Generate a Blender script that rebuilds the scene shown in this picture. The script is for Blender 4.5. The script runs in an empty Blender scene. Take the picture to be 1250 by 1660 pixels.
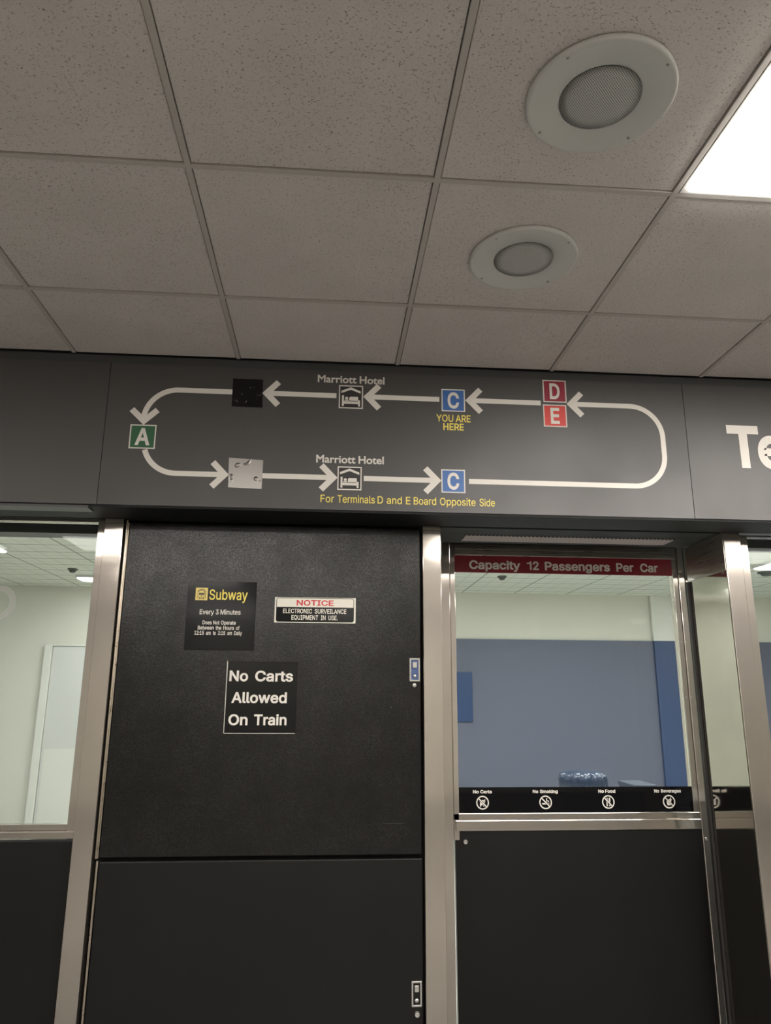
import bpy, bmesh, math, os, random
from mathutils import Vector, Matrix

random.seed(7)
S = bpy.context.scene
C = S.collection
PI = math.pi

# ------------------------------------------------------------------ camera, world, exposure
EYE = 1.55
yaw, pitch, roll = math.radians(4.4027), math.radians(14.1383), math.radians(0.3121)
fw = Vector((math.sin(yaw)*math.cos(pitch), math.cos(yaw)*math.cos(pitch), math.sin(pitch)))
rt = Vector((math.cos(yaw), -math.sin(yaw), 0))
up = rt.cross(fw)
rt2 = math.cos(roll)*rt + math.sin(roll)*up
up2 = -math.sin(roll)*rt + math.cos(roll)*up
cam = bpy.data.objects.new('camera', bpy.data.cameras.new('camera'))
C.objects.link(cam)
cam.matrix_world = Matrix(((rt2.x, up2.x, -fw.x, 0), (rt2.y, up2.y, -fw.y, 0), (rt2.z, up2.z, -fw.z, EYE), (0, 0, 0, 1)))
cam.data.sensor_fit = 'VERTICAL'
cam.data.sensor_height = 36.0
cam.data.lens = 1181.6/1660*36.0
cam.data.clip_start = 0.02
S.camera = cam
S.view_settings.view_transform = 'Standard'
S.view_settings.look = 'None'
S.view_settings.gamma = 1.0
S.view_settings.use_curve_mapping = False
S.view_settings.exposure = 0.1
W = bpy.data.worlds.new('world'); S.world = W
W.use_nodes = True
W.node_tree.nodes['Background'].inputs[0].default_value = (0.5, 0.5, 0.5, 1)
W.node_tree.nodes['Background'].inputs[1].default_value = 0.05
LAMP = 15.5           # platform ceiling lights
LROW_NEAR = (1, 2, 3, 4, -6)                           # ceiling cells right of the speaker and far left
LROW_BACK = ((-7, 3), (-4, 3), (-2, 3), (1, 3), (5, 3), (8, 3), (-4, 6), (-1, 6), (-4, 11), (-1, 11))  # rows from the post reflections, plus unseen panels added for more light
FARLAMP = 23.5         # lights of the hall beyond the glass
LAMP_COL = (1.0, 0.94, 0.875)
FAR_COL = (0.975, 0.99, 1.0)

# ------------------------------------------------------------------ materials
def mat(name, col, rough=0.5, metal=0.0, spec=0.5, emit=None, strength=0.0):
    m = bpy.data.materials.new(name); m.use_nodes = True
    b = m.node_tree.nodes['Principled BSDF']
    b.inputs['Base Color'].default_value = (*col, 1)
    b.inputs['Roughness'].default_value = rough
    b.inputs['Metallic'].default_value = metal
    b.inputs['Specular IOR Level'].default_value = spec
    if emit:
        b.inputs['Emission Color'].default_value = (*emit, 1)
        b.inputs['Emission Strength'].default_value = strength
    return m

def nodes(m):
    return m.node_tree.nodes, m.node_tree.links, m.node_tree.nodes['Principled BSDF']

def coords(m, scale=(1, 1, 1), kind='Object'):
    N, L, b = nodes(m)
    tc = N.new('ShaderNodeTexCoord'); mp = N.new('ShaderNodeMapping')
    mp.inputs['Scale'].default_value = scale
    L.new(tc.outputs[kind], mp.inputs['Vector'])
    return mp.outputs['Vector']

def noise(m, scale, detail=2, rough=0.5, stretch=(1, 1, 1)):
    N, L, b = nodes(m)
    n = N.new('ShaderNodeTexNoise')
    n.inputs['Scale'].default_value = scale; n.inputs['Detail'].default_value = detail; n.inputs['Roughness'].default_value = rough
    L.new(coords(m, stretch), n.inputs['Vector'])
    return n.outputs['Fac']

def ramp(m, fac, stops):
    N, L, b = nodes(m)
    r = N.new('ShaderNodeValToRGB'); e = r.color_ramp.elements
    while len(e) < len(stops): e.new(0.5)
    for k, (p, c) in zip(e, stops):
        k.position = p; k.color = (*c, 1) if len(c) == 3 else c
    L.new(fac, r.inputs['Fac'])
    return r.outputs['Color']

def bump(m, fac, strength, dist):
    N, L, b = nodes(m)
    k = N.new('ShaderNodeBump'); k.inputs['Strength'].default_value = strength; k.inputs['Distance'].default_value = dist
    L.new(fac, k.inputs['Height']); L.new(k.outputs['Normal'], b.inputs['Normal'])

def mixc(m, fac, a, bcol):
    N, L, b = nodes(m)
    x = N.new('ShaderNodeMix'); x.data_type = 'RGBA'
    if hasattr(fac, 'links'): L.new(fac, x.inputs[0])
    else: x.inputs[0].default_value = fac
    for s, v in ((x.inputs[6], a), (x.inputs[7], bcol)):
        if hasattr(v, 'links'): L.new(v, s)
        else: s.default_value = (*v, 1)
    return x.outputs[2]

def g(v): return (v, v, v)

def make_tile():
    m = mat('mineral fibre tile', (0.60, 0.57, 0.54), 0.95, spec=0.1)
    N, L, b = nodes(m)
    a = ramp(m, noise(m, 185, 3, 0.62, (1, 1.4, 1)), [(0.31, g(0.0)), (0.40, g(1.0))])
    c = ramp(m, noise(m, 430, 1, 0.5), [(0.27, g(0.35)), (0.36, g(1.0))])
    base = ramp(m, noise(m, 5, 3), [(0.3, (0.63, 0.59, 0.565)), (0.7, (0.68, 0.635, 0.61))])
    col = mixc(m, a, (0.22, 0.205, 0.19), base)
    col2 = mixc(m, c, (0.36, 0.34, 0.31), col)
    L.new(col2, b.inputs['Base Color'])
    bump(m, a, 0.5, 0.002)
    return m

def make_steel(name, base, r0, r1, grain=(6, 6, 260), bs=0.05, wide=0.0):
    m = mat(name, base, r0, metal=1.0)
    N, L, b = nodes(m)
    f = noise(m, 1.0, 3, 0.6, grain)
    L.new(ramp(m, f, [(0.3, g(r0)), (0.7, g(r1))]), b.inputs['Roughness'])
    bump(m, f, bs, 0.0006)
    s = noise(m, 3.0, 4, 0.6)
    col = ramp(m, s, [(0.3, tuple(x*0.88 for x in base)), (0.7, base)])
    L.new(col, b.inputs['Base Color'])
    if wide:                                   # brushed grain scatters part of the light widely
        gl = N.new('ShaderNodeBsdfGlossy'); gl.inputs['Roughness'].default_value = wide
        L.new(col, gl.inputs['Color'])
        mx = N.new('ShaderNodeMixShader'); mx.inputs[0].default_value = 0.27
        o = [n for n in N if n.type == 'OUTPUT_MATERIAL'][0]
        L.new(b.outputs[0], mx.inputs[1]); L.new(gl.outputs[0], mx.inputs[2]); L.new(mx.outputs[0], o.inputs['Surface'])
    return m

def make_laminate(name, base, rough, bscale, bstr, scratch=True):
    m = mat(name, base, rough, spec=0.5)
    N, L, b = nodes(m)
    f = noise(m, bscale, 4, 0.75)
    bump(m, f, bstr, 0.002 if bstr < 0.5 else 0.005)
    big = noise(m, 2.2, 4, 0.6)
    L.new(ramp(m, big, [(0.3, g(rough-0.05)), (0.75, g(rough+0.08))]), b.inputs['Roughness'])
    if scratch:
        s1 = ramp(m, noise(m, 1.0, 1, 0.4, (3.2, 1, 120)), [(0.80, g(0.0)), (0.83, g(1.0))])
        L.new(mixc(m, s1, base, tuple(x*2.5+0.02 for x in base)), b.inputs['Base Color'])
    return m

def make_glass(name, tint, ior_f=1.45):
    m = bpy.data.materials.new(name); m.use_nodes = True
    N, L = m.node_tree.nodes, m.node_tree.links
    for n in list(N): N.remove(n)
    o = N.new('ShaderNodeOutputMaterial'); t = N.new('ShaderNodeBsdfTransparent'); gl = N.new('ShaderNodeBsdfGlossy')
    fr = N.new('ShaderNodeFresnel'); mx = N.new('ShaderNodeMixShader')
    t.inputs['Color'].default_value = (*tint, 1); gl.inputs['Roughness'].default_value = 0.0
    gl.inputs['Color'].default_value = (0.9, 0.95, 0.95, 1)
    fr.inputs['IOR'].default_value = ior_f
    L.new(fr.outputs[0], mx.inputs[0]); L.new(t.outputs[0], mx.inputs[1]); L.new(gl.outputs[0], mx.inputs[2]); L.new(mx.outputs[0], o.inputs['Surface'])
    return m

def make_perf(name, hole, metal, pitch):
    m = mat(name, metal, 0.5, spec=0.3)
    N, L, b = nodes(m)
    tc = N.new('ShaderNodeTexCoord'); mp = N.new('ShaderNodeMapping')
    mp.inputs['Rotation'].default_value = (0, 0, math.radians(45)); mp.inputs['Scale'].default_value = (1, 1, 0)
    L.new(tc.outputs['Object'], mp.inputs['Vector'])
    v = N.new('ShaderNodeTexVoronoi'); v.inputs['Scale'].default_value = 1.0/pitch; v.inputs['Randomness'].default_value = 0.0
    v.voronoi_dimensions = '2D'
    L.new(mp.outputs['Vector'], v.inputs['Vector'])
    L.new(ramp(m, v.outputs['Distance'], [(0.30, hole), (0.40, metal)]), b.inputs['Base Color'])
    return m

M = {}
M['tile'] = make_tile()
M['tbar'] = mat('painted ceiling rail', (0.50, 0.47, 0.44), 0.6, spec=0.3)
M['dark_void'] = mat('unlit void', (0.01, 0.01, 0.01), 0.9)
M['header'] = make_laminate('charcoal satin sign vinyl', (0.034, 0.0315, 0.031), 0.50, 90, 0.02, False)
M['header'].node_tree.nodes['Principled BSDF'].inputs['Specular IOR Level'].default_value = 1.0
M['header_trim'] = mat('charcoal painted trim', (0.055, 0.056, 0.058), 0.45)
M['soffit'] = mat('black painted soffit', (0.012, 0.013, 0.014), 0.6, spec=0.2)
M['grey_trim'] = mat('grey painted trim', (0.07, 0.07, 0.07), 0.45)
M['steel'] = make_steel('brushed stainless steel', (0.70, 0.65, 0.59), 0.06, 0.10, bs=0.012, wide=0.42)
M['steel_polished'] = make_steel('polished stainless sheet', (0.60, 0.57, 0.52), 0.05, 0.09, (3, 3, 40), 0.02)
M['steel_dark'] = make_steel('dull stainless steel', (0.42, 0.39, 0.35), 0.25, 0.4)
M['hinge'] = make_steel('hinge metal', (0.60, 0.53, 0.44), 0.25, 0.4, (40, 40, 40))
M['chrome'] = mat('chrome', (0.62, 0.61, 0.59), 0.22, metal=0.75)
M['panel_up'] = make_laminate('black pebbled laminate', (0.007, 0.0068, 0.0065), 0.20, 170, 0.22)
_m = M['panel_up']                      # pebbled finish: shiny grains between dull ones
_gr = ramp(_m, noise(_m, 230, 4, 0.8), [(0.42, g(0.28)), (0.64, g(0.78))])
_pt = ramp(_m, noise(_m, 7, 4, 0.65), [(0.35, g(0.35)), (0.65, g(1.0))])
_m.node_tree.links.new(mixc(_m, _pt, g(0.28), _gr), _m.node_tree.nodes['Principled BSDF'].inputs['Specular IOR Level'])
M['panel_low'] = make_laminate('black scuffed laminate', (0.006, 0.006, 0.0058), 0.40, 120, 0.12)
M['panel_low'].node_tree.nodes['Principled BSDF'].inputs['Specular IOR Level'].default_value = 0.3
M['glass'] = make_glass('window glass', (0.92, 0.935, 0.92), 1.22)
M['white'] = mat('warm white vinyl', (0.76, 0.725, 0.67), 0.5)
M['yellow'] = mat('yellow vinyl', (0.88, 0.73, 0.14), 0.5)
M['green'] = mat('green vinyl', (0.025, 0.115, 0.05), 0.4)
M['blue'] = mat('blue vinyl', (0.05, 0.15, 0.42), 0.4)
M['crimson'] = mat('crimson vinyl', (0.30, 0.022, 0.045), 0.4)
M['red'] = mat('bright red vinyl', (0.66, 0.055, 0.045), 0.4)
M['badge_black'] = mat('black badge vinyl', (0.03, 0.028, 0.028), 0.4)
M['banner_red'] = mat('dark red vinyl', (0.22, 0.010, 0.022), 0.35)
M['gloss_black'] = mat('glossy black acrylic', (0.004, 0.004, 0.005), 0.03, spec=0.3)
M['sign_black'] = mat('satin black plastic', (0.006, 0.006, 0.007), 0.12, spec=0.2)
M['notice_white'] = mat('off white plastic', (0.80, 0.77, 0.68), 0.4)
M['notice_red'] = mat('red ink', (0.62, 0.03, 0.05), 0.5)
M['train_yellow'] = mat('pale yellow ink', (0.85, 0.68, 0.22), 0.5)
def make_patch(name, col, rough, metal):
    m = mat(name, col, rough, metal=metal)
    f = ramp(m, noise(m, 34, 1, 0.4), [(0.62, g(0.0)), (0.72, g(1.0))])
    bump(m, f, 0.9, 0.004)
    return m
M['patch_black'] = make_patch('black tape film', (0.004, 0.004, 0.004), 0.14, 0.0)
M['patch_silver'] = make_patch('silver tape film', (0.40, 0.385, 0.365), 0.32, 1.0)
M['speaker'] = mat('off white painted metal', (0.60, 0.595, 0.57), 0.45, spec=0.3)
M['perf'] = make_perf('perforated speaker mesh', (0.13, 0.13, 0.125), (0.62, 0.62, 0.60), 0.0042)
M['grille'] = make_perf('perforated soffit mesh', (0.05, 0.04, 0.04), (0.50, 0.41, 0.40), 0.012)
M['rubber'] = mat('black rubber', (0.02, 0.019, 0.017), 0.6)
M['lamp'] = mat('glowing lamp diffuser', (0.9, 0.9, 0.9), 0.5, emit=LAMP_COL, strength=LAMP)
M['farlamp'] = mat('glowing hall diffuser', (0.9, 0.9, 0.9), 0.5, emit=FAR_COL, strength=FARLAMP)
M['cream'] = mat('cream wall paint', (0.66, 0.65, 0.57), 0.7)
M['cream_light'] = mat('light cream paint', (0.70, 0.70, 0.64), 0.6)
M['wall_blue'] = mat('slate blue wall panel', (0.115, 0.125, 0.175), 0.5)
M['wall_deep'] = mat('deep blue haze gap', (0.040, 0.068, 0.155), 0.5)  # bluer tone stands in for missing reflection haze on the glass
M['sign_blue'] = mat('navy blue board', (0.022, 0.055, 0.145), 0.4)
M['door_white'] = mat('white door paint', (0.62, 0.625, 0.60), 0.4)
M['floor'] = mat('tan terrazzo floor', (0.155, 0.15, 0.14), 0.3)
M['farfloor'] = mat('pale hall floor', (0.62, 0.62, 0.56), 0.4)
M['back_wall'] = mat('beige back wall paint', (0.30, 0.285, 0.26), 0.6)
M['can_blue'] = mat('dark blue glossy plastic', (0.026, 0.04, 0.075), 0.26)
M['box_dark'] = mat('dark slate plastic', (0.05, 0.06, 0.085), 0.5)
M['detector'] = mat('dark grey plastic', (0.10, 0.11, 0.10), 0.5)
M['ring'] = make_glass('pale thin film', (0.9, 0.9, 0.9))
N_ = M['ring'].node_tree
_d = N_.nodes.new('ShaderNodeBsdfDiffuse'); _d.inputs[0].default_value = (0.9, 0.9, 0.86, 1)
_m = N_.nodes.new('ShaderNodeMixShader'); _m.inputs[0].default_value = 0.14
_t = [n for n in N_.nodes if n.type == 'BSDF_TRANSPARENT'][0]
_o = [n for n in N_.nodes if n.type == 'OUTPUT_MATERIAL'][0]
N_.links.new(_t.outputs[0], _m.inputs[1]); N_.links.new(_d.outputs[0], _m.inputs[2]); N_.links.new(_m.outputs[0], _o.inputs['Surface'])
def make_far_ceiling():
    m = mat('hall ceiling tiles', (0.66, 0.69, 0.61), 0.9, spec=0.1)
    N, L, b = nodes(m)
    tc = N.new('ShaderNodeTexCoord')
    sep = N.new('ShaderNodeSeparateXYZ'); L.new(tc.outputs['Object'], sep.inputs[0])
    def lines(out, off, pitch, width):
        a = N.new('ShaderNodeMath'); a.operation = 'SUBTRACT'; L.new(out, a.inputs[0]); a.inputs[1].default_value = off - width/2
        d = N.new('ShaderNodeMath'); d.operation = 'DIVIDE'; L.new(a.outputs[0], d.inputs[0]); d.inputs[1].default_value = pitch
        f = N.new('ShaderNodeMath'); f.operation = 'FRACT'; L.new(d.outputs[0], f.inputs[0])
        l = N.new('ShaderNodeMath'); l.operation = 'LESS_THAN'; L.new(f.outputs[0], l.inputs[0]); l.inputs[1].default_value = width/pitch
        return l.outputs[0]
    def vmax(a, b2):
        x = N.new('ShaderNodeMath'); x.operation = 'MAXIMUM'; L.new(a, x.inputs[0]); L.new(b2, x.inputs[1]); return x.outputs[0]
    strong = vmax(lines(sep.outputs[0], -2.297, 0.656, 0.013), lines(sep.outputs[1], 6.02, 0.336, 0.016))
    weak = vmax(lines(sep.outputs[0], -2.297, 0.164, 0.009), lines(sep.outputs[1], 6.02, 0.168, 0.010))
    c1 = mixc(m, weak, (0.66, 0.69, 0.61), (0.50, 0.52, 0.46))
    L.new(mixc(m, strong, c1, (0.20, 0.21, 0.18)), b.inputs['Base Color'])
    return m
M['far_ceiling'] = make_far_ceiling()

# ------------------------------------------------------------------ builders
def wloc(o):
    v = Vector((0, 0, 0))
    while o: v = v + o.location; o = o.parent
    return v

def obj(name, bm, m, parent=None, smooth=False):
    """bm holds world coordinates; they become local to the parent."""
    me = bpy.data.meshes.new(name)
    if parent is not None:
        bmesh.ops.translate(bm, verts=bm.verts, vec=-wloc(parent))
    bm.to_mesh(me); bm.free()
    for mm in (m if isinstance(m, (list, tuple)) else [m]): me.materials.append(mm)
    for p in me.polygons: p.use_smooth = smooth
    o = bpy.data.objects.new(name, me); C.objects.link(o)
    if parent is not None: o.parent = parent
    return o

def thing(name, label, cat, loc=(0, 0, 0), group=None):
    o = bpy.data.objects.new(name, None); C.objects.link(o)
    o.location = loc; o.empty_display_size = 0.05
    o['label'] = label; o['category'] = cat
    if group: o['group'] = group
    return o

def tag(o, label, cat, group=None):
    o['label'] = label; o['category'] = cat
    if group: o['group'] = group
    return o

def struct(name, bm, m, parent=None):
    o = obj(name, bm, m, parent)
    if parent is None: o['kind'] = 'structure'
    return o

def box(bm, x0, x1, y0, y1, z0, z1, bev=0.0, mi=0):
    b2 = bmesh.new()
    bmesh.ops.create_cube(b2, size=1.0)
    for v in b2.verts:
        v.co = Vector(((x0+x1)/2 + v.co.x*(x1-x0), (y0+y1)/2 + v.co.y*(y1-y0), (z0+z1)/2 + v.co.z*(z1-z0)))
    if bev: bmesh.ops.bevel(b2, geom=b2.edges[:], offset=bev, segments=2, profile=0.5, affect='EDGES')
    vm = {v: bm.verts.new(v.co) for v in b2.verts}
    for f in b2.faces:
        nf = bm.faces.new([vm[v] for v in f.verts]); nf.material_index = mi
    b2.free()
    return bm

def B(*a, **k): return box(bmesh.new(), *a, **k)

def poly(bm, pts, y, th=0.0006):
    """flat shape in the XZ plane facing -Y, from y forward by th."""
    ar = sum(pts[i][0]*pts[(i+1) % len(pts)][1] - pts[(i+1) % len(pts)][0]*pts[i][1] for i in range(len(pts)))
    if ar < 0: pts = pts[::-1]
    fr = [bm.verts.new((x, y-th, z)) for x, z in pts]
    bk = [bm.verts.new((x, y, z)) for x, z in pts]
    bm.faces.new(fr)
    bm.faces.new(bk[::-1])
    n = len(pts)
    for i in range(n):
        bm.faces.new([fr[i], bk[i], bk[(i+1) % n], fr[(i+1) % n]])
    return bm

def rect(bm, x0, x1, z0, z1, y, th=0.0006): return poly(bm, [(x0, z0), (x1, z0), (x1, z1), (x0, z1)], y, th)

def stroke(bm, pts, w, y, th=0.0006):
    """constant width band along a polyline with mitred joints."""
    n = len(pts); L, R = [], []
    for i in range(n):
        p = Vector(pts[i])
        d0 = (p - Vector(pts[i-1])).normalized() if i else None
        d1 = (Vector(pts[i+1]) - p).normalized() if i < n-1 else None
        d = (d0 + d1).normalized() if d0 and d1 else (d0 or d1)
        nn = Vector((-d.y, d.x))
        k = 1.0
        if d0 and d1: k = 1.0/max(0.3, nn.dot(Vector((-d0.y, d0.x))))
        L.append(p + nn*w/2*k); R.append(p - nn*w/2*k)
    for i in range(n-1):
        poly(bm, [tuple(L[i]), tuple(L[i+1]), tuple(R[i+1]), tuple(R[i])], y, th)
    return bm

def arc(cx, cz, r, a0, a1, n=20):
    return [(cx + r*math.cos(math.radians(a0+(a1-a0)*i/n)), cz + r*math.sin(math.radians(a0+(a1-a0)*i/n))) for i in range(n+1)]

def ring(bm, cx, cz, r, w, y, th=0.0006, n=32):
    o, i_ = r+w/2, r-w/2
    for k in range(n):
        a, b = 2*PI*k/n, 2*PI*(k+1)/n
        poly(bm, [(cx+o*math.cos(a), cz+o*math.sin(a)), (cx+o*math.cos(b), cz+o*math.sin(b)), (cx+i_*math.cos(b), cz+i_*math.sin(b)), (cx+i_*math.cos(a), cz+i_*math.sin(a))], y, th)
    return bm

def disc(bm, cx, cz, r, y, th=0.0006, n=24):
    return poly(bm, [(cx+r*math.cos(2*PI*k/n), cz+r*math.sin(2*PI*k/n)) for k in range(n)], y, th)

def lathe(bm, prof, n=48, c=(0, 0, 0), axis='Z'):
    rows = []
    for r, z in prof:
        row = []
        for k in range(n):
            a = 2*PI*k/n
            if axis == 'Z': p = (c[0]+r*math.cos(a), c[1]+r*math.sin(a), c[2]+z)
            else: p = (c[0]+r*math.cos(a), c[1]+z, c[2]+r*math.sin(a))
            row.append(bm.verts.new(p))
        rows.append(row)
    for i in range(len(rows)-1):
        for k in range(n):
            bm.faces.new([rows[i][k], rows[i][(k+1) % n], rows[i+1][(k+1) % n], rows[i+1][k]])
    if prof[0][0] > 0: bm.faces.new(rows[0][::-1])
    if prof[-1][0] > 0: bm.faces.new(rows[-1])
    bmesh.ops.recalc_face_normals(bm, faces=bm.faces)
    return bm

# lettering ---------------------------------------------------------------
FONT = None
try:
    _p = os.path.join(bpy.utils.system_resource('DATAFILES', path='fonts'), 'Inter.woff2')
    FONT = bpy.data.fonts.load(_p)
except Exception:
    FONT = None

from mathutils.geometry import delaunay_2d_cdt
_con = {}
def contours(body, face):
    """closed outlines of a word as lists of 2D points, in units of the font size."""
    if (body, face) in _con: return _con[(body, face)]
    cu = bpy.data.curves.new('lettering', 'FONT'); cu.body = body
    if face and FONT: cu.font = FONT
    o = bpy.data.objects.new('lettering', cu); C.objects.link(o)
    dg = bpy.context.evaluated_depsgraph_get(); dg.update()
    oe = o.evaluated_get(dg)
    out = []
    for sp in oe.to_curve(dg).splines:
        bp = sp.bezier_points; pts = []
        for i in range(len(bp)):
            p0, p3 = bp[i], bp[(i+1) % len(bp)]
            a, h1, h2, d = p0.co.xy, p0.handle_right.xy, p3.handle_left.xy, p3.co.xy
            straight = abs((h1-a).cross(d-a)) < 1e-5 and abs((h2-a).cross(d-a)) < 1e-5
            for k in range(1 if straight else 5):
                t = k/5 if not straight else 0
                q = a*(1-t)**3 + h1*3*t*(1-t)**2 + h2*3*t*t*(1-t) + d*t**3
                if not pts or (q-pts[-1]).length > 1e-4: pts.append(q)
        if len(pts) > 2 and (pts[0]-pts[-1]).length < 1e-4: pts.pop()
        if len(pts) > 2: out.append(pts)
    oe.to_curve_clear()
    bpy.data.objects.remove(o); bpy.data.curves.remove(cu)
    _con[(body, face)] = out
    return out

def winding(p, cs):
    w = 0
    for c in cs:
        for i in range(len(c)):
            a, b = c[i-1], c[i]
            if a.y <= p.y < b.y and (b-a).cross(p-a) > 0: w += 1
            elif b.y <= p.y < a.y and (b-a).cross(p-a) < 0: w -= 1
    return w

def bbox(cs):
    xs = [p.x for c in cs for p in c]; ys = [p.y for c in cs for p in c]
    return min(xs), max(xs), min(ys), max(ys)

def words(bm, items, zb, zc, y, bold=0.022, th=0.0006, face=1):
    """items: (word, x0, x1); zb / zc baseline and cap height; bold thickens the strokes (share of the font size)."""
    _, _, lo, hi = bbox(contours('H', face))
    lo -= bold; hi += bold
    sz = (zc-zb)/(hi-lo)
    for w, x0, x1 in items:
        if w == '1':
            h = zc-zb; s = h*0.19
            poly(bm, [(x1-s, zb), (x1, zb), (x1, zc), (x1-s*0.75, zc), (x1-s*1.35, zc-h*0.13), (x0, zc-h*0.17), (x0, zc-h*0.30), (x1-s, zc-h*0.30)], y, th)
            continue
        cs = contours(w, face)
        a, b, _, _ = bbox(cs)
        a -= bold; b += bold
        sx = (x1-x0)/(b-a)
        fx = lambda p: (x0+(p.x-a)*sx, zb+(p.y-lo)*sz)
        pts, edges = [], []
        for c in cs:
            n0 = len(pts); pts += c
            edges += [(n0+i, n0+(i+1) % len(c)) for i in range(len(c))]
        V, Ed, Fc, *_r = delaunay_2d_cdt(pts, edges, [], 0, 1e-6)
        vs = {}
        for f in Fc:
            ctr = sum((V[i] for i in f), Vector((0, 0)))/len(f)
            if winding(ctr, cs) == 0: continue
            for i in f:
                if i not in vs:
                    q = fx(V[i]); vs[i] = bm.verts.new((q[0], y-th, q[1]))
            t = [vs[i] for i in f]
            if (V[f[1]]-V[f[0]]).cross(V[f[2]]-V[f[0]]) < 0: t.reverse()
            bm.faces.new(t)
        if bold > 0:
            for ci, c in enumerate(cs):
                n = len(c); O, I = [], []
                for i in range(n):
                    d0 = (c[i]-c[i-1]); d1 = (c[(i+1) % n]-c[i])
                    d0 = d0.normalized(); d1 = d1.normalized()
                    d = d0+d1
                    d = d.normalized() if d.length > 1e-4 else d0
                    nn = Vector((-d.y, d.x)); k = min(1.6, 1/max(0.4, nn.dot(Vector((-d0.y, d0.x)))))
                    O.append(c[i]+nn*bold*k); I.append(c[i]-nn*bold*k)
                yy = y-th*0.75-(ci % 3)*th*0.04
                ov = [bm.verts.new((fx(p)[0], yy, fx(p)[1])) for p in O]; iv = [bm.verts.new((fx(p)[0], yy, fx(p)[1])) for p in I]
                for i in range(n):
                    j = (i+1) % n
                    bm.faces.new([ov[j], ov[i], iv[i], iv[j]])
    return bm

def even(text, x0, x1, gap, face=1):
    """split a line of words into extents using their natural widths; gap in units of line width."""
    ws = text.split(' ')
    wid = [bbox(contours(w, face)) for w in ws]; wid = [b-a for a, b, _, _ in wid]
    tot = sum(wid); g_ = gap*(x1-x0); k = ((x1-x0)-g_*(len(ws)-1))/tot
    out, x = [], x0
    for w, d in zip(ws, wid):
        out.append((w, x, x+d*k)); x += d*k+g_
    return out

# ------------------------------------------------------------------ setting: shell
H = 2.792                       # suspended ceiling
YH = 2.592                      # face of the header
XL, XR, YB = -5.6, 6.8, -6.2
struct('floor', B(XL, XR, YB, 3.2, -0.12, 0.0), M['floor'])
struct('wall_back', B(XL, XR, YB-0.1, YB, 0, H+0.06), M['cream'])
struct('wall_left', B(XL-0.1, XL, YB, 9.0, 0, H+0.06), M['back_wall'])
struct('wall_right', B(XR, XR+0.1, YB, 9.0, 0, H+0.06), M['cream'])

GX = [0.2428 + 0.6096*k for k in range(-9, 11)]
GY = [2.7512, 2.1464, 1.5432] + [1.5432-0.6096*k for k in range(1, 13)]
def cell(i, j): return 0.2428+0.6096*i, 1.5432-0.6096*j      # left and back edge of a ceiling cell
LIGHTS = []                                                # x0, x1, y0, y1
for i in LROW_NEAR:
    x, y = cell(i, 0); LIGHTS.append((x, x+0.6096, y-1.2192, y))
for i, j in LROW_BACK:
    x, y = cell(i, j); LIGHTS.append((x, x+1.2192, y-0.6096, y))
def is_lamp(xc, yc):
    return any(a < xc < b and c < yc < d for a, b, c, d in LIGHTS)
bm = bmesh.new()
for i in range(len(GX)-1):
    for j in range(len(GY)-1):
        x0, x1, y1, y0 = GX[i], GX[i+1], GY[j], GY[j+1]
        if is_lamp((x0+x1)/2, (y0+y1)/2): continue
        y1 = min(y1, YH-0.001)
        if j == 0: y1 = YH-0.001
        e = 0.0095
        n0 = len(bm.verts); bm.verts.ensure_lookup_table()
        box(bm, x0+e, x1-e, y0+e, y1-(e if j else 0), H+0.003, H+0.02, 0.0022)
        bm.verts.ensure_lookup_table()
        dz = random.uniform(0, 0.0025); tx = random.uniform(-0.004, 0.004); ty = random.uniform(-0.004, 0.004)
        for v in bm.verts[n0:]:
            v.co.z += max(-0.0025, dz + tx*(v.co.x-(x0+x1)/2) + ty*(v.co.y-(y0+y1)/2))
ceil = struct('ceiling', bm, M['tile'])
bm = bmesh.new()
for x in GX:
    box(bm, x-0.0075, x+0.0075, GY[-1], YH-0.001, H, H+0.03, 0.001)
for y in GY[1:]:
    box(bm, GX[0], GX[-1], y-0.0075, y+0.0075, H+0.0004, H+0.0296, 0.001)
obj('ceiling_grid', bm, M['tbar'], ceil)
struct('ceiling_plenum', B(XL, XR, YB, YH+0.06, H+0.06, H+0.1), M['dark_void'])

# header and soffit
struct('wall_front', box(box(B(XL, XR, YH+0.028, 2.90, 2.212, H+0.06), XL, -2.09, 2.80, 2.9, 0, 2.212), 2.90, XR, 2.80, 2.9, 0, 2.212), M['header_trim'])
struct('trim_1', B(XL, XR, YH+0.006, YH+0.028, 2.757, H-0.0005), M['header_trim'])
bm = B(XL, XR, YH+0.004, 2.778, 2.2, 2.2115)
box(bm, XL, 0.434, 2.79, 2.84, 2.2, 2.2115)
struct('trim_2', bm, M['soffit'])
struct('trim_3', B(-2.2, -0.866, YH+0.002, 2.66, 2.195, 2.2035), M['grey_trim'])
fascia = struct('trim_4', B(XL, -0.8375, YH, YH+0.028, 2.2085, 2.757), M['header'])

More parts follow.
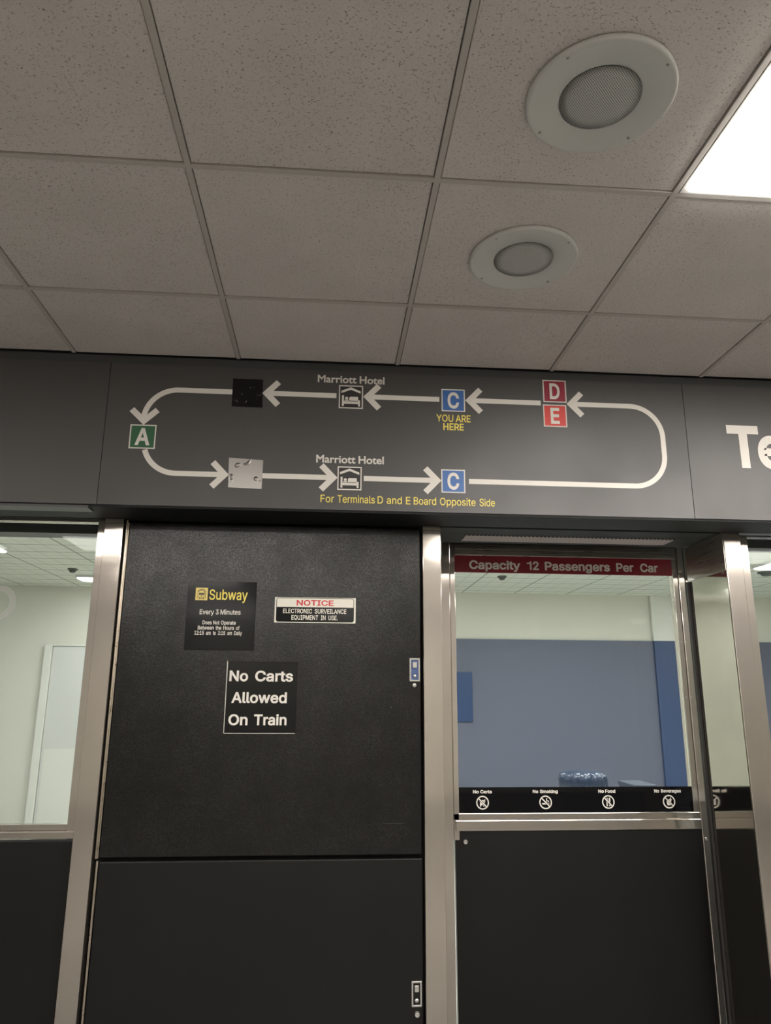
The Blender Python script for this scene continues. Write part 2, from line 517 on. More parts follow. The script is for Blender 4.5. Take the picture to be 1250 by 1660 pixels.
# ------------------------------------------------------------------ route map sign
RM = thing('route_map_sign', 'charcoal header board with the white looping train route map', 'sign', (0.27, YH, 2.212))
obj('board', B(-0.8355, 1.3785, YH, YH+0.028, 2.2085, 2.757), M['header'], RM)
LW = 0.0195
ZT, ZB = 2.657, 2.331
def chevron(bm, tip, d, y=YH):
    """arrow head: d is the pointing direction."""
    d = Vector(d); n = Vector((-d.y, d.x)); t = Vector(tip)
    a = t - d*0.060 + n*0.0465; b = t - d*0.060 - n*0.0465
    stroke(bm, [tuple(a), tuple(t - d*0.0155), tuple(b)], 0.0225, y, 0.0009)
def route(pts, tip=None, d=None):
    bm = bmesh.new()
    if pts: stroke(bm, pts, LW, YH)
    if tip: chevron(bm, tip, d)
    return obj('route_arrow', bm, M['white'], RM)
route([(-0.381, ZT)] + arc(-0.578, ZT-0.122, 0.122, 90, 178) + [(-0.7, 2.53)], (-0.698, 2.514), (0, -1))
route([(0.0095, ZT), (-0.25, ZT)], (-0.270, ZT), (-1, 0))
route([(0.405, ZT), (0.13, ZT)], (0.1125, ZT), (-1, 0))
route([(0.803, ZT), (0.52, ZT)], (0.506, ZT), (-1, 0))
route([(0.513, ZB)] + [(1.157, ZB)] + arc(1.157, ZB+0.125, 0.125, -88, 0, 16) + arc(1.157, ZT-0.125, 0.125, 2, 90, 16) + [(0.925, ZT)], (0.906, ZT), (-1, 0))
route(arc(-0.570, ZB+0.120, 0.120, 196, 270) + [(-0.395, ZB)], (-0.3765, ZB), (1, 0))
route([(-0.256, ZB), (0.005, ZB)], (0.0205, ZB), (1, 0))
route([(0.118, ZB), (0.395, ZB)], (0.4085, ZB), (1, 0))

def badge(name, x0, x1, z0, z1, m, letter=None, lx=None, label=None, bold=0.024):
    b = obj(name, rect(bmesh.new(), x0, x1, z0, z1, YH, 0.0008), m, RM)
    if label: b['label'] = label
    bm = bmesh.new(); w = 0.0042; y = YH-0.0008
    rect(bm, x0, x1, z1-w, z1, y); rect(bm, x0, x1, z0, z0+w, y); rect(bm, x0, x0+w, z0+w, z1-w, y); rect(bm, x1-w, x1, z0+w, z1-w, y)
    obj('border', bm, M['white'], b)
    if letter:
        h = z1-z0; cx = (x0+x1)/2; hw = lx/2
        obj('letter', words(bmesh.new(), [(letter, cx-hw, cx+hw)], z0+h*0.14, z0+h*0.86, y, bold), M['white'], b)
    return b
badge('terminal_badge', -0.744, -0.650, 2.4215, 2.5145, M['green'], 'A', 0.052, 'green square badge lettered A')
badge('terminal_badge', 0.4135, 0.5045, 2.6085, 2.7005, M['blue'], 'C', 0.044, 'blue square badge lettered C above YOU ARE HERE')
badge('terminal_badge', 0.4085, 0.4985, 2.2845, 2.3755, M['blue'], 'C', 0.044, 'blue square badge lettered C on the lower line')
badge('terminal_badge', 0.8140, 0.9065, 2.6615, 2.7545, M['crimson'], 'D', 0.040, 'crimson square badge lettered D')
badge('terminal_badge', 0.8110, 0.9035, 2.5600, 2.6515, M['red'], 'E', 0.035, 'bright red square badge lettered E')
def hotel(x0, x1, z0, z1, label):
    b = badge('hotel_badge', x0, x1, z0, z1, M['badge_black'], label=label)
    w, h = x1-x0, z1-z0; y = YH-0.0008
    P = lambda u, v: (x0+u*w, z0+v*h)
    bm = bmesh.new()
    poly(bm, [P(.10, .66), P(.10, .76), P(.5, .92), P(.90, .76), P(.90, .66), P(.5, .815)], y)      # roof
    poly(bm, [P(.13, .10), P(.21, .10), P(.21, .56), P(.13, .56)], y)                            # headboard
    poly(bm, [P(.80, .10), P(.88, .10), P(.88, .36), P(.80, .36)], y)
    poly(bm, [P(.21, .20), P(.80, .20), P(.80, .31), P(.21, .31)], y)
    poly(bm, [P(.43, .34), P(.80, .34), P(.80, .51), P(.47, .51), P(.43, .46)], y)
    poly(bm, [P(.24, .33), P(.41, .33), P(.41, .37), P(.24, .37)], y)
    disc(bm, x0+.325*w, z0+.44*h, .062*w, y)
    obj('pictogram', bm, M['white'], b)
hotel(0.019, 0.1108, 2.6065, 2.7005, 'black square badge with bed pictogram on the upper line')
hotel(0.0205, 0.1098, 2.2845, 2.3750, 'black square badge with bed pictogram on the lower line')
def letter_part(name, items, zb, zc, m, label, bold=0.022, face=1):
    o = obj(name, words(bmesh.new(), items, zb, zc, YH, bold, face=face), m, RM)
    o['label'] = label
letter_part('lettering', even('Marriott Hotel', -0.063, 0.193, 0.045, 0), 2.710, 2.7405, M['white'], 'white words Marriott Hotel over the upper bed badge', 0.022, 0)
letter_part('lettering', even('Marriott Hotel', -0.060, 0.192, 0.045, 0), 2.388, 2.4185, M['white'], 'white words Marriott Hotel over the lower bed badge', 0.022, 0)
bm = words(bmesh.new(), even('YOU ARE', 0.393, 0.525, 0.07), 2.5665, 2.5955, YH, 0.012)
words(bm, [('HERE', 0.419, 0.498)], 2.5325, 2.5605, YH, 0.02)
o = obj('lettering', bm, M['yellow'], RM); o['label'] = 'yellow words YOU ARE HERE'
letter_part('lettering', [('For', -0.040, 0.010), ('Terminals', 0.022, 0.160), ('D', 0.170, 0.190), ('and', 0.204, 0.260), ('E', 0.275, 0.292), ('Board', 0.304, 0.388), ('Opposite', 0.402, 0.536), ('Side', 0.551, 0.609)], 2.236, 2.2645, M['yellow'], 'yellow line about boarding on the opposite side', 0.006)

tag(obj('tape_patch', poly(bmesh.new(), [(-0.381, 2.599), (-0.267, 2.598), (-0.270, 2.7115), (-0.382, 2.7115)], YH-0.0007, 0.0012), M['patch_black']), 'glossy black square of tape covering a stop on the upper route line', 'tape patch', 'tape patches on the route map')
tag(obj('tape_patch', poly(bmesh.new(), [(-0.3765, 2.283), (-0.2555, 2.280), (-0.2545, 2.3905), (-0.3795, 2.3965)], YH-0.0007, 0.0012), M['patch_silver']), 'silver wrinkled square of tape covering a stop on the lower route line', 'tape patch', 'tape patches on the route map')

TS = thing('terminal_sign', 'charcoal header board right of the route map with large white letters', 'sign', (2.0, YH, 2.212))
obj('board', B(1.3800, XR, YH-0.0015, YH+0.028, 2.2085, 2.757), M['header'], TS)
obj('letter', words(bmesh.new(), [('T', 1.543, 1.672)], 2.4155, 2.5915, YH-0.0015, 0.028), M['white'], TS)
obj('letter', words(bmesh.new(), [('e', 1.6625, 1.778)], 2.4155, 2.5915, YH-0.0015, 0.028), M['white'], TS)

# ------------------------------------------------------------------ steel posts
def post(x0, x1, label):
    t = thing('steel_post', label, 'post', ((x0+x1)/2, 2.84, 0), 'brushed steel posts')
    obj('shaft', B(x0, x1, 2.78, 2.90, 0.0, 2.185, 0.002), M['steel'], t)
    obj('cap', B(x0+0.0005, x1-0.0005, 2.7805, 2.90, 2.1855, 2.1995, 0.001), M['steel_dark'], t)  # darker steel top stands in for the soffit's reflection
    return t
post(-0.8585, -0.7885, 'brushed steel post left of the black access panels')
post(0.3610, 0.4330, 'brushed steel post between the access panels and the sliding door')
post(1.5910, 1.6615, 'brushed steel post right of the door recess')

# ------------------------------------------------------------------ access panels
def latch(parent, x0, x1, z0, z1, inner, label):
    y = 2.796
    la = obj('latch', bmesh.new(), M['chrome'], parent)
    bm = bmesh.new(); w = (x1-x0)*0.17
    box(bm, x0, x0+w, y-0.005, y, z0, z1, 0.0015); box(bm, x1-w, x1, y-0.005, y, z0, z1, 0.0015)
    box(bm, x0+w*0.5, x1-w*0.5, y-0.005, y, z1-w*1.1, z1, 0.0015); box(bm, x0+w*0.5, x1-w*0.5, y-0.005, y, z0, z0+w, 0.0015)
    bmesh.ops.translate(bm, verts=bm.verts, vec=-wloc(parent)); bm.to_mesh(la.data); bm.free()
    la['label'] = label
    obj('latch_plate', B(x0+w, x1-w, y-0.0015, y, z0+w, z1-w), inner, la)
    xm, hw = (x0+x1)/2, (x1-x0)*0.21
    bm = bmesh.new()
    zc = z0+(z1-z0)*0.66
    box(bm, xm-hw, xm+hw, y-0.006, y-0.0016, zc-(z1-z0)*0.09, zc+(z1-z0)*0.17, 0.0015)
    obj('latch_tongue', bm, M['chrome'], la)
    bm = bmesh.new(); lathe(bm, [(0.0001, -0.006), (0.006, -0.0055), (0.0075, -0.0016)], 16, (xm, y, z0+(z1-z0)*0.24), 'Y')
    obj('latch_screw', bm, M['chrome'], la, True)
def bolt(parent, x, z, r=0.0085, y=2.796):
    bm = bmesh.new(); lathe(bm, [(0.0001, -0.004), (r*0.35, -0.004), (r*0.42, -0.0075), (r*0.8, -0.007), (r, 0.0)], 14, (x, y, z), 'Y')
    return obj('bolt', bm, M['chrome'], parent, False)

UP = thing('access_panel', 'tall black pebbled access panel carrying three signs', 'panel', (-0.21, 2.81, 1.0), 'black access panels')
obj('leaf', B(-0.7695, 0.3525, 2.796, 2.826, 1.0025, 2.190, 0.003), M['panel_up'], UP)
bm = bmesh.new()
z = 1.0
while z < 2.18:
    lathe(bm, [(0.0001, 0.0), (0.0032, 0.0), (0.0032, 0.0465), (0.0001, 0.0465)], 10, (-0.7790, 2.796, z)); z += 0.048
box(bm, -0.7835, -0.7725, 2.799, 2.803, 1.0, 2.19)
obj('hinge', bm, M['hinge'], UP)['label'] = 'metal piano hinge'
latch(UP, 0.3085, 0.3490, 1.6020, 1.6885, mat('blue latch label', (0.06, 0.10, 0.24), 0.3), 'chrome slam latch with a blue plate')
bolt(UP, 0.3275, 1.588)
bolt(UP, 0.2405, 1.508, 0.0018)

LP = thing('access_panel', 'plain black scuffed access panel below the one with signs', 'panel', (-0.21, 2.81, 0.03), 'black access panels')
obj('leaf', B(-0.7670, 0.3545, 2.794, 2.826, 0.04, 0.9900, 0.004), M['panel_low'], LP)
obj('edge_strip', B(-0.7770, -0.7705, 2.797, 2.826, 0.04, 0.9920), M['hinge'], LP)
latch(LP, 0.3130, 0.3485, 0.5255, 0.6040, mat('brown latch plate', (0.20, 0.13, 0.06), 0.5), 'chrome slam latch with a brown plate')
bolt(LP, 0.3320, 0.503, 0.0095, 2.794)
struct('wall_bay', B(-0.786, 0.359, 2.830, 2.90, 0, 2.2), M['dark_void'])

# signs on the access panel
YP = 2.7957
SB = thing('subway_sign', 'square black sign with yellow Subway lettering and running hours', 'sign', (-0.405, YP, 1.711), 'signs on the access panel')
obj('plate', B(-0.532, -0.2755, YP-0.003, YP, 1.7105, 1.9665, 0.0006), M['sign_black'], SB)
y = YP-0.003
obj('lettering', words(bmesh.new(), [('Subway', -0.451, -0.308)], 1.8975, 1.9365, y, 0.010), M['yellow'], SB)['label'] = 'yellow word Subway'
for body, x0, x1, zb, zc in (('Every 3 Minutes', -0.483, -0.331, 1.8425, 1.8610), ('Does Not Operate', -0.470, -0.347, 1.805, 1.8195), ('Between the Hours of', -0.486, -0.332, 1.7855, 1.800), ('12:15 am to 3:15 am Daily', -0.497, -0.322, 1.7665, 1.781)):
    obj('lettering', words(bmesh.new(), even(body, x0, x1, 0.045), zb, zc, y, 0.014), M['white'], SB)['label'] = 'white line reading ' + body
ic = obj('train_pictogram', rect(bmesh.new(), -0.5025, -0.4575, 1.895, 1.9425, y, 0.0008), M['train_yellow'], SB)
bm = bmesh.new(); x0, z0, w, h = -0.5025, 1.895, 0.045, 0.0475
P = lambda u, v: (x0+u*w, z0+v*h)
stroke(bm, [P(.17, .14), P(.17, .62)] + [P(.5+.33*math.cos(a), .60+.28*math.sin(a)) for a in [PI-PI*k/10 for k in range(11)]] + [P(.83, .14)], 0.0020, y-0.0008)
stroke(bm, [P(.30, .22), P(.26, .70)] + [P(.5+.24*math.cos(a), .68+.1*math.sin(a)) for a in [PI-PI*k/6 for k in range(7)]] + [P(.70, .22), P(.30, .22)], 0.0016, y-0.0008)
poly(bm, [P(.28, .44), P(.72, .44), P(.72, .58), P(.28, .58)], y-0.0008)
poly(bm, [P(.42, .32), P(.58, .32), P(.54, .40), P(.46, .40)], y-0.0008)
stroke(bm, [P(.36, .20), P(.28, .06)], 0.0018, y-0.0008); stroke(bm, [P(.64, .20), P(.72, .06)], 0.0018, y-0.0008)
stroke(bm, [P(.34, .13), P(.66, .13)], 0.0016, y-0.0008)
obj('train_front', bm, M['badge_black'], ic)

NS = thing('notice_sign', 'small black and white NOTICE sign about electronic surveillance', 'sign', (-0.05, YP, 1.816), 'signs on the access panel')
obj('plate', B(-0.2045, 0.1025, YP-0.003, YP, 1.8155, 1.9115, 0.0006), M['notice_white'], NS)
def rrect(x0, x1, z0, z1, r):
    return arc(x1-r, z1-r, r, 0, 90, 5) + arc(x0+r, z1-r, r, 90, 180, 5) + arc(x0+r, z0+r, r, 180, 270, 5) + arc(x1-r, z0+r, r, 270, 360, 5)
bm = bmesh.new()
fr = rrect(-0.1975, 0.0955, 1.8195, 1.9085, 0.008)
stroke(bm, fr + [fr[0]], 0.0018, y)
poly(bm, [(-0.1975, 1.8745), (0.0955, 1.8745)] + arc(0.0875, 1.8275, 0.008, 0, -90, 5) + arc(-0.1895, 1.8275, 0.008, 270, 180, 5), y, 0.0007)
obj('black_field', bm, M['sign_black'], NS)
obj('lettering', words(bmesh.new(), [('NOTICE', -0.122, 0.018)], 1.8805, 1.9015, y, 0.02), M['notice_red'], NS)['label'] = 'red word NOTICE'
obj('lettering', words(bmesh.new(), even('ELECTRONIC SURVEILANCE', -0.172, 0.067, 0.045), 1.8510, 1.8680, y-0.0008, 0.012), M['notice_white'], NS)['label'] = 'white line ELECTRONIC SURVEILANCE'
obj('lettering', words(bmesh.new(), even('EQUIPMENT IN USE.', -0.140, 0.035, 0.06), 1.8265, 1.8440, y-0.0008, 0.012), M['notice_white'], NS)['label'] = 'white line EQUIPMENT IN USE.'

NC = thing('no_carts_sign', 'square glossy black sign reading No Carts Allowed On Train', 'sign', (-0.24, YP, 1.415), 'signs on the access panel')
obj('plate', B(-0.3685, -0.1115, YP-0.004, YP, 1.4155, 1.6700, 0.0008), M['gloss_black'], NC)
bm = B(-0.3700, -0.3670, YP-0.005, YP, 1.4145, 1.6710); box(bm, -0.3670, -0.1120, YP-0.005, YP, 1.4130, 1.4160)
obj('edge_strip', bm, M['chrome'], NC)
y = YP-0.004
for its, zb, zc in (([('No', -0.359, -0.291), ('Carts', -0.265, -0.126)], 1.5985, 1.6370), ([('Allowed', -0.347, -0.146)], 1.5210, 1.5595), ([('On', -0.354, -0.285), ('Train', -0.262, -0.144)], 1.4430, 1.4810)):
    for w_ in its: obj('lettering', words(bmesh.new(), [w_], zb, zc, y, 0.022), M['white'], NC)

# ------------------------------------------------------------------ left and right window bays
def window(name, x0, x1, gx0, gx1, yg):
    t = bpy.data.objects.new(name, None); C.objects.link(t); t.location = ((x0+x1)/2, yg, 1.06); t['kind'] = 'structure'
    bm = bmesh.new()
    box(bm, x0, gx0, yg-0.02, yg+0.02, 1.06, 2.2, 0.0015); box(bm, gx1, x1, yg-0.02, yg+0.02, 1.06, 2.2, 0.0015)
    box(bm, gx0, gx1, yg-0.02, yg+0.02, 2.192, 2.2, 0.001)
    obj('window_frame', bm, M['steel'], t)
    bm = B(gx0, gx1, yg-0.012, yg+0.02, 1.087, 1.107, 0.0015); box(bm, x0, x1, yg-0.028, yg+0.02, 1.062, 1.0865, 0.003)
    obj('window_sill', bm, M['steel'], t)
    obj('glass_pane', B(gx0, gx1, yg-0.003, yg+0.003, 1.107, 2.192), M['glass'], t)
    return t
window('window_1', -2.085, -0.861, -2.045, -0.8935, 2.835)
window('window_2', 1.664, 2.89, 1.7115, 2.85, 2.835)
def kick(x0, x1, label):
    t = thing('kick_panel', label, 'panel', ((x0+x1)/2, 2.82, 0.03), 'black panels under the windows')
    obj('leaf', B(x0, x1, 2.806, 2.83, 0.04, 1.0585, 0.004), M['panel_low'], t)
kick(-2.08, -0.8635, 'black panel under the window left of the steel post')
kick(1.6660, 2.885, 'black panel under the window at the right edge of the picture')
tag(obj('ring_overlay', ring(bmesh.new(), -1.236, 1.880, 0.055, 0.024, 2.8319, 0.0004, 40), M['ring']), 'faint pale ring mark on the left window glass', 'overlay')  # pale see-through ring laid on the glass

# ------------------------------------------------------------------ door recess
bm = B(0.440, 1.586, 2.795, 2.895, 2.199, 2.2115); box(bm, 0.434, 1.5905, 2.912, 3.10, 2.2025, 2.2115)
struct('trim_5', bm, M['soffit'])
tag(obj('vent_grille', B(0.562, 1.462, 2.935, 3.045, 2.1985, 2.2022), M['grille']), 'long perforated grille in the soffit above the sliding door', 'grille')
jm = struct('wall_recess_right', B(1.5915, 1.66, 2.9005, 3.10, 0, 2.199), M['steel_dark'])
obj('lower_sheet', B(1.5885, 1.5906, 2.783, 3.10, 0.0, 2.045), M['steel_polished'], jm)
obj('upper_sheet', B(1.5875, 1.5906, 2.783, 3.10, 2.047, 2.199), M['steel_dark'], jm)
struct('wall_recess_left', B(0.380, 0.434, 2.9005, 3.246, 0, 2.199), M['steel_dark'])
struct('wall_lintel', B(XL, XR, 3.312, 3.42, 2.252, H+0.06), M['grey_trim'])

YD = 3.26  # door, its frame and its signs scaled about the camera to this depth
bm = B(0.4614, 0.5442, 3.250, 3.300, 0.0100, 2.2392, 0.002)
box(bm, 0.5442, 1.6619, 3.268, 3.300, 2.2333, 2.2392)
struct('trim_6', bm, M['steel'])
struct('trim_7', B(1.6528, 1.6645, 3.270, 3.300, 0.0100, 2.2428, 0.002), M['rubber'])
struct('trim_10', B(1.5765, 1.5874, 3.088, 3.10, 0, 2.045), M['rubber'])
struct('trim_9', B(1.6650, 1.6855, 3.284, 3.310, 0.0100, 2.2428), M['steel'])
D = bpy.data.objects.new('door_1', None); C.objects.link(D); D.location = (1.099, YD, 0.01); D['kind'] = 'structure'
o = obj('stile', B(0.5463, 0.5692, YD-0.006, YD+0.034, 0.9660, 2.2317, 0.0015), M['steel'], D)
o = obj('stile', box(B(1.5960, 1.6199, YD-0.004, YD+0.034, 1.0456, 2.1776, 0.0015), 1.6207, 1.6507, YD-0.010, YD+0.034, 0.0100, 2.2317, 0.003), M['steel'], D)
obj('top_rail', box(B(0.5694, 1.6204, YD-0.006, YD+0.034, 2.1781, 2.2041, 0.0015), 0.5694, 1.6204, YD-0.003, YD+0.034, 2.2052, 2.2317, 0.0015), M['steel_dark'], D)
obj('middle_rail', box(B(0.5463, 1.6204, YD-0.006, YD+0.034, 1.0440, 1.0695, 0.0015), 0.5522, 1.6204, YD-0.012, YD+0.034, 1.0015, 1.0435, 0.003), M['steel'], D)
obj('glass_pane', B(0.5692, 1.5958, YD+0.003, YD+0.009, 1.0695, 2.1781), M['glass'], D)
obj('lower_panel', B(0.5522, 1.6459, YD-0.003, YD+0.034, 0.0100, 1.0005, 0.002), M['panel_low'], D)
bolt(D, 0.5936, 0.9585, 0.0105, YD-0.003); bolt(D, 1.6321, 0.9628, 0.007, YD-0.010)
for z in (2.0491, 1.7942, 1.5500, 1.1890):
    for x in (1.6088, 1.6273):
        bm = bmesh.new(); lathe(bm, [(0.0001, -0.001), (0.0022, -0.001), (0.0026, 0.0)], 10, (x, YD-0.0045 if x < 1.6204 else YD-0.0105, z), 'Y'); obj('rivet', bm, M['steel_dark'], D)

BN = thing('capacity_banner', 'dark red banner across the top of the door glass reading Capacity 12 Passengers Per Car', 'sign', (1.083, YD, 2.098))
obj('film', B(0.5697, 1.5955, YD-0.0005, YD+0.0025, 2.0985, 2.1770), M['banner_red'], BN)
for its in ([('Capacity', 0.6371, 0.8750)], [('1', 0.9058, 0.9281), ('2', 0.9345, 0.9621)], [('Passengers', 0.9907, 1.2987)], [('Per', 1.3295, 1.4123)], [('Car', 1.4442, 1.5291)]):
    obj('lettering', words(bmesh.new(), its, 2.1144, 2.1547, YD-0.0005, 0.026), M['white'], BN)

PS = thing('prohibition_strip', 'glossy black strip along the foot of the door glass with four prohibition symbols', 'sign', (1.083, YD, 1.072))
obj('film', B(0.5697, 1.5955, YD-0.0005, YD+0.0025, 1.0706, 1.1730), M['gloss_black'], PS)
YS = YD-0.0005
def pic(cx, cz, kind, r=0.025):
    bm = bmesh.new(); ring(bm, cx, cz, r, 0.0048, YS)
    q = lambda u, v: (cx+u*r, cz+v*r)
    if kind == 'cart':
        poly(bm, [q(-.5, .15), q(.35, .15), q(.42, .42), q(-.42, .42)], YS); stroke(bm, [q(.42, .55), q(.3, -.35), q(-.5, -.35)], 0.0026, YS)
        poly(bm, [q(-.42, -.28), q(.25, -.28), q(.3, .08), q(-.48, .08)], YS)
        disc(bm, *q(-.35, -.52), 0.0028, YS, n=10); disc(bm, *q(.2, -.52), 0.0028, YS, n=10)
    elif kind == 'smoke':
        poly(bm, [q(-.62, -.34), q(.45, -.34), q(.45, -.12), q(-.62, -.12)], YS); poly(bm, [q(.5, -.34), q(.62, -.34), q(.62, -.12), q(.5, -.12)], YS)
        stroke(bm, [q(.56, 0), q(.5, .25), q(.2, .3), q(.12, .52), q(.3, .62)], 0.0024, YS); stroke(bm, [q(.3, .05), q(.05, .2)], 0.002, YS)
    elif kind == 'food':
        poly(bm, [q(.12, -.68), q(.32, -.68), q(.36, .72), q(.2, .66), q(.12, .3)], YS)
        poly(bm, [q(-.34, -.68), q(-.14, -.68), q(-.14, .2), q(-.34, .2)], YS)
        for u in (-.42, -.24, -.06): stroke(bm, [q(u, .2), q(u, .68)], 0.0024, YS)
        poly(bm, [q(-.46, .18), q(-.02, .18), q(-.14, .05), q(-.34, .05)], YS)
    else:
        poly(bm, [q(-.34, -.58), q(.3, -.58), q(.42, .32), q(-.46, .32)], YS); stroke(bm, [q(-.46, .36), q(.5, .36)], 0.003, YS); stroke(bm, [q(.15, .36), q(.35, .66)], 0.0022, YS)
    # the slash with a dark margin
    sl = obj('symbol', bm, M['white'], PS); sl['label'] = {'cart': 'no carts symbol', 'smoke': 'no smoking symbol', 'food': 'no food symbol', 'cup': 'no beverages symbol'}[kind]
    bm = bmesh.new(); stroke(bm, [q(-.66, .66), q(.66, -.66)], 0.0085, YS-0.0007, 0.0003); obj('slash_margin', bm, M['gloss_black'], sl)
    bm = bmesh.new(); stroke(bm, [q(-.72, .72), q(.72, -.72)], 0.0045, YS-0.0011, 0.0003); obj('slash', bm, M['white'], sl)
for kind, body, cx, x0, x1 in (('cart', 'No Carts', 0.6711, 0.6308, 0.7125), ('smoke', 'No Smoking', 0.9440, 0.8899, 0.9992), ('food', 'No Food', 1.2190, 1.1776, 1.2530), ('cup', 'No Beverages', 1.4888, 1.4261, 1.5461)):
    pic(cx, 1.1114, kind)
    obj('lettering', words(bmesh.new(), even(body, x0, x1, 0.07), 1.1486, 1.1619, YS, 0.028), M['white'], PS)

# ------------------------------------------------------------------ ceiling lights and speakers of the platform
def lamp(x0, x1, y0, y1, z, m, label, group, frame=0.018):
    t = thing('ceiling_light', label, 'light', ((x0+x1)/2, (y0+y1)/2, z), group)
    bm = bmesh.new()
    e = 0.0085; w = frame
    box(bm, x0+e, x1-e, y0+e, y0+e+w, z-0.001, z+0.03, 0.001); box(bm, x0+e, x1-e, y1-e-w, y1-e, z-0.001, z+0.03, 0.001)
    box(bm, x0+e, x0+e+w, y0+e+w, y1-e-w, z-0.001, z+0.03, 0.001); box(bm, x1-e-w, x1-e, y0+e+w, y1-e-w, z-0.001, z+0.03, 0.001)
    obj('frame', bm, M['speaker'], t)
    obj('diffuser', B(x0+e+w, x1-e-w, y0+e+w, y1-e-w, z-0.010, z+0.012), m, t)
    return t
for k, (x0, x1, y0, y1) in enumerate(LIGHTS):
    if k == 0: lab = 'glowing ceiling light panel beside the larger-looking speaker'
    elif k < len(LROW_NEAR): lab = 'glowing ceiling light panel beyond the edge of the picture'
    else: lab = 'unseen glowing ceiling light panel behind the camera'
    lamp(x0, x1, y0, y1, H, M['lamp'], lab, 'platform ceiling lights')

def speaker(x, y, label):
    t = thing('ceiling_speaker', label, 'speaker', (x, y, H), 'ceiling speakers')
    c = (x, y, H+0.003)
    obj('rim', lathe(bmesh.new(), [(0.156, 0.0), (0.157, -0.008), (0.153, -0.0125), (0.147, -0.0115), (0.140, -0.0095), (0.090, -0.0085), (0.086, -0.004)], 72, c), M['speaker'], t, True)
    obj('grille', lathe(bmesh.new(), [(0.0001, -0.0105), (0.03, -0.0100), (0.06, -0.0088), (0.0855, -0.0068)], 64, c), M['perf'], t, True)
    for dx in (-0.103, 0.103):
        for dy in (-0.1, 0.1):
            bm = bmesh.new(); lathe(bm, [(0.0001, -0.0125), (0.0028, -0.012), (0.0042, -0.0085)], 12, (x+dx, y+dy, H+0.003)); obj('screw', bm, M['steel_dark'], t, True)
speaker(0.5515, 1.2555, 'round white ceiling speaker nearest the glowing light panel')
speaker(0.5430, 1.8520, 'round white ceiling speaker nearer the dark header sign')

# ------------------------------------------------------------------ hall beyond the glass
YF = 8.9
struct('ceiling_hall', B(XL, XR, 2.9, YF+0.1, H, H+0.05), M['far_ceiling'])
struct('floor_hall', B(XL, XR, 3.2, YF+0.1, -0.12, 0), M['farfloor'])
struct('wall_far', B(XL, XR, YF, YF+0.1, 0, H), M['cream'])
struct('trim_8', B(0.2, XR, YF-0.02, YF-0.0005, 0, 2.225), M['wall_blue'])
cp = struct('wall_haze_gap', B(4.02, 4.82, YF-0.06, YF-0.021, 2.225, H-0.002), M['cream_light'])  # toned strip standing in for a gap in the glass reflections
obj('haze_gap_base', B(4.02, 4.82, YF-0.06, YF-0.021, 0, 2.2245), M['wall_deep'], cp)
tag(obj('blue_board', B(1.30, 1.735, YF-0.045, YF-0.0205, 1.254, 1.828, 0.003), M['sign_blue']), 'navy blue board on the far wall at the left side of the door glass', 'board')
dr = bpy.data.objects.new('door_2', None); C.objects.link(dr); dr.location = (-2.75, YF, 0); dr['kind'] = 'structure'
obj('leaf', B(-3.18, -2.30, YF-0.03, YF-0.001, 0.02, 2.09, 0.004), M['door_white'], dr)
bm = B(-3.27, -3.185, YF-0.05, YF-0.001, 0, 2.105, 0.004); box(bm, -2.295, -2.20, YF-0.05, YF-0.001, 0, 2.105, 0.004); box(bm, -3.185, -2.295, YF-0.05, YF-0.001, 2.092, 2.105)
obj('frame', bm, M['cream_light'], dr)
obj('kick_plate', B(-3.15, -2.33, YF-0.034, YF-0.0305, 0.05, 0.95, 0.002), M['cream_light'], dr)

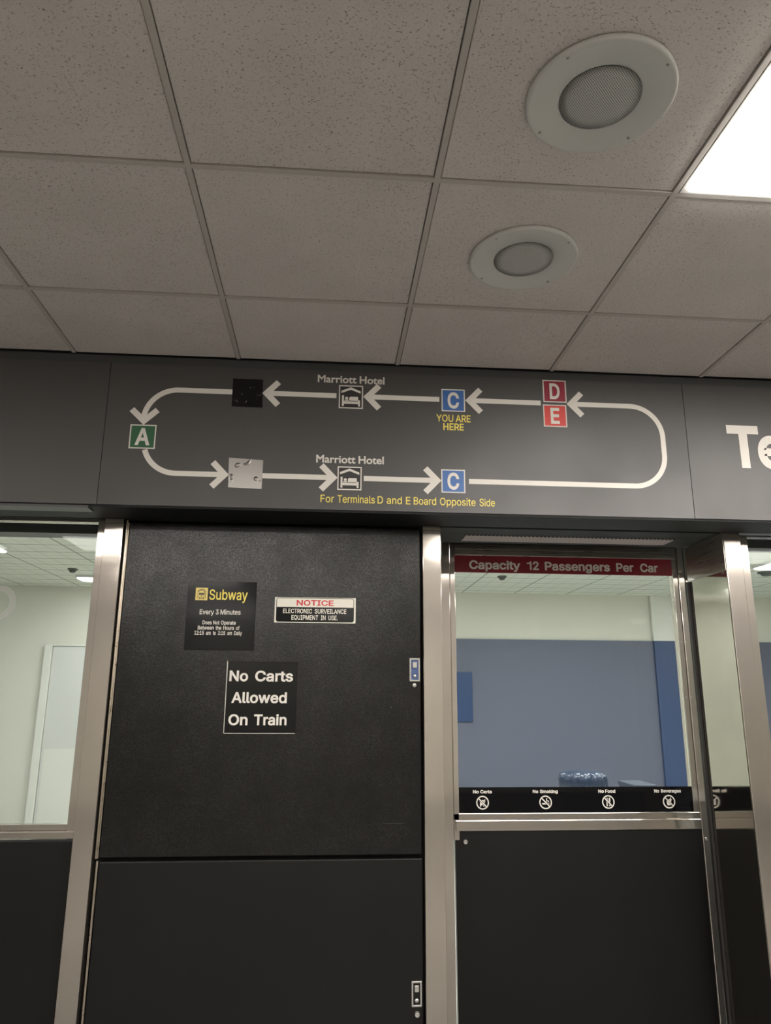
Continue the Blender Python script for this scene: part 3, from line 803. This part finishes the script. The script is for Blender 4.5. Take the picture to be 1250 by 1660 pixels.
lamp(-4.03, -2.81, 5.95, 6.56, H-0.032, M['farlamp'], 'hall ceiling light at the left edge of the left window', 'hall ceiling lights')
lamp(-2.72, -1.50, 7.95, 8.22, H-0.032, M['farlamp'], 'narrow hall ceiling light near the far wall behind the left window', 'hall ceiling lights')
lamp(4.07, 5.29, 6.10, 6.70, H-0.032, M['farlamp'], 'hall ceiling light behind the window at the right edge', 'hall ceiling lights')
for x in (-1.2, 1.4, 3.2):  # unseen panels added to brighten the hall
    lamp(x, x+1.22, 4.2, 4.81, H-0.032, M['farlamp'], 'unseen hall light added for brightness above the door glass', 'hall ceiling lights')
for x in (0.0, 2.2):  # more out-of-view panels added for hall brightness
    lamp(x, x+1.22, 6.0, 6.61, H-0.032, M['farlamp'], 'unseen hall light added for brightness above the door glass', 'hall ceiling lights')
def detector(x, y, label, r=0.05):
    t = thing('smoke_detector', label, 'smoke detector', (x, y, H), 'smoke detectors on the hall ceiling')
    obj('base', lathe(bmesh.new(), [(r, 0.0), (r, -0.012), (r*0.8, -0.016)], 24, (x, y, H-0.0005)), M['detector'], t)
    obj('dome', lathe(bmesh.new(), [(r*0.7, -0.016), (r*0.6, -0.034), (r*0.3, -0.042), (0.0001, -0.043)], 24, (x, y, H-0.0005)), M['detector'], t, True)
detector(1.835, 7.59, 'dark smoke detector seen just under the red door banner')
detector(-2.62, 7.60, 'dark smoke detector seen through the left window')
detector(4.44, 7.03, 'dark smoke detector seen through the right edge window', 0.085)

TC = thing('trash_can', 'dark blue fluted trash can top behind the door glass', 'trash can', (1.945, 5.7, 0))
def fluted(prof, n=48, amp=0.012):
    bm = bmesh.new(); rows = []
    for r, z, f in prof:
        rows.append([bm.verts.new((1.945+(r+f*amp*math.cos(14*2*PI*k/(n*4)))*math.cos(2*PI*k/(n*4)), 5.7+(r+f*amp*math.cos(14*2*PI*k/(n*4)))*math.sin(2*PI*k/(n*4)), z)) for k in range(n*4)])
    for i in range(len(rows)-1):
        for k in range(n*4):
            bm.faces.new([rows[i][k], rows[i][(k+1) % (n*4)], rows[i+1][(k+1) % (n*4)], rows[i+1][k]])
    bm.faces.new(rows[0][::-1]); bm.faces.new(rows[-1])
    return bm
obj('lid', fluted([(0.168, 0.86, 1), (0.170, 0.95, 1), (0.160, 0.982, 1), (0.135, 0.998, 0.4), (0.09, 1.004, 0), (0.01, 1.006, 0)]), M['can_blue'], TC, True)
obj('body', fluted([(0.15, 0.0, 0.5), (0.16, 0.855, 0.5)]), M['can_blue'], TC, True)
tag(obj('storage_box', box(B(2.30, 2.47, 5.6, 5.9, 0.0, 0.905, 0.01), 2.295, 2.475, 5.595, 5.905, 0.88, 0.915, 0.005), M['box_dark']), 'dark box whose top edge shows above the strip right of the trash can', 'box')
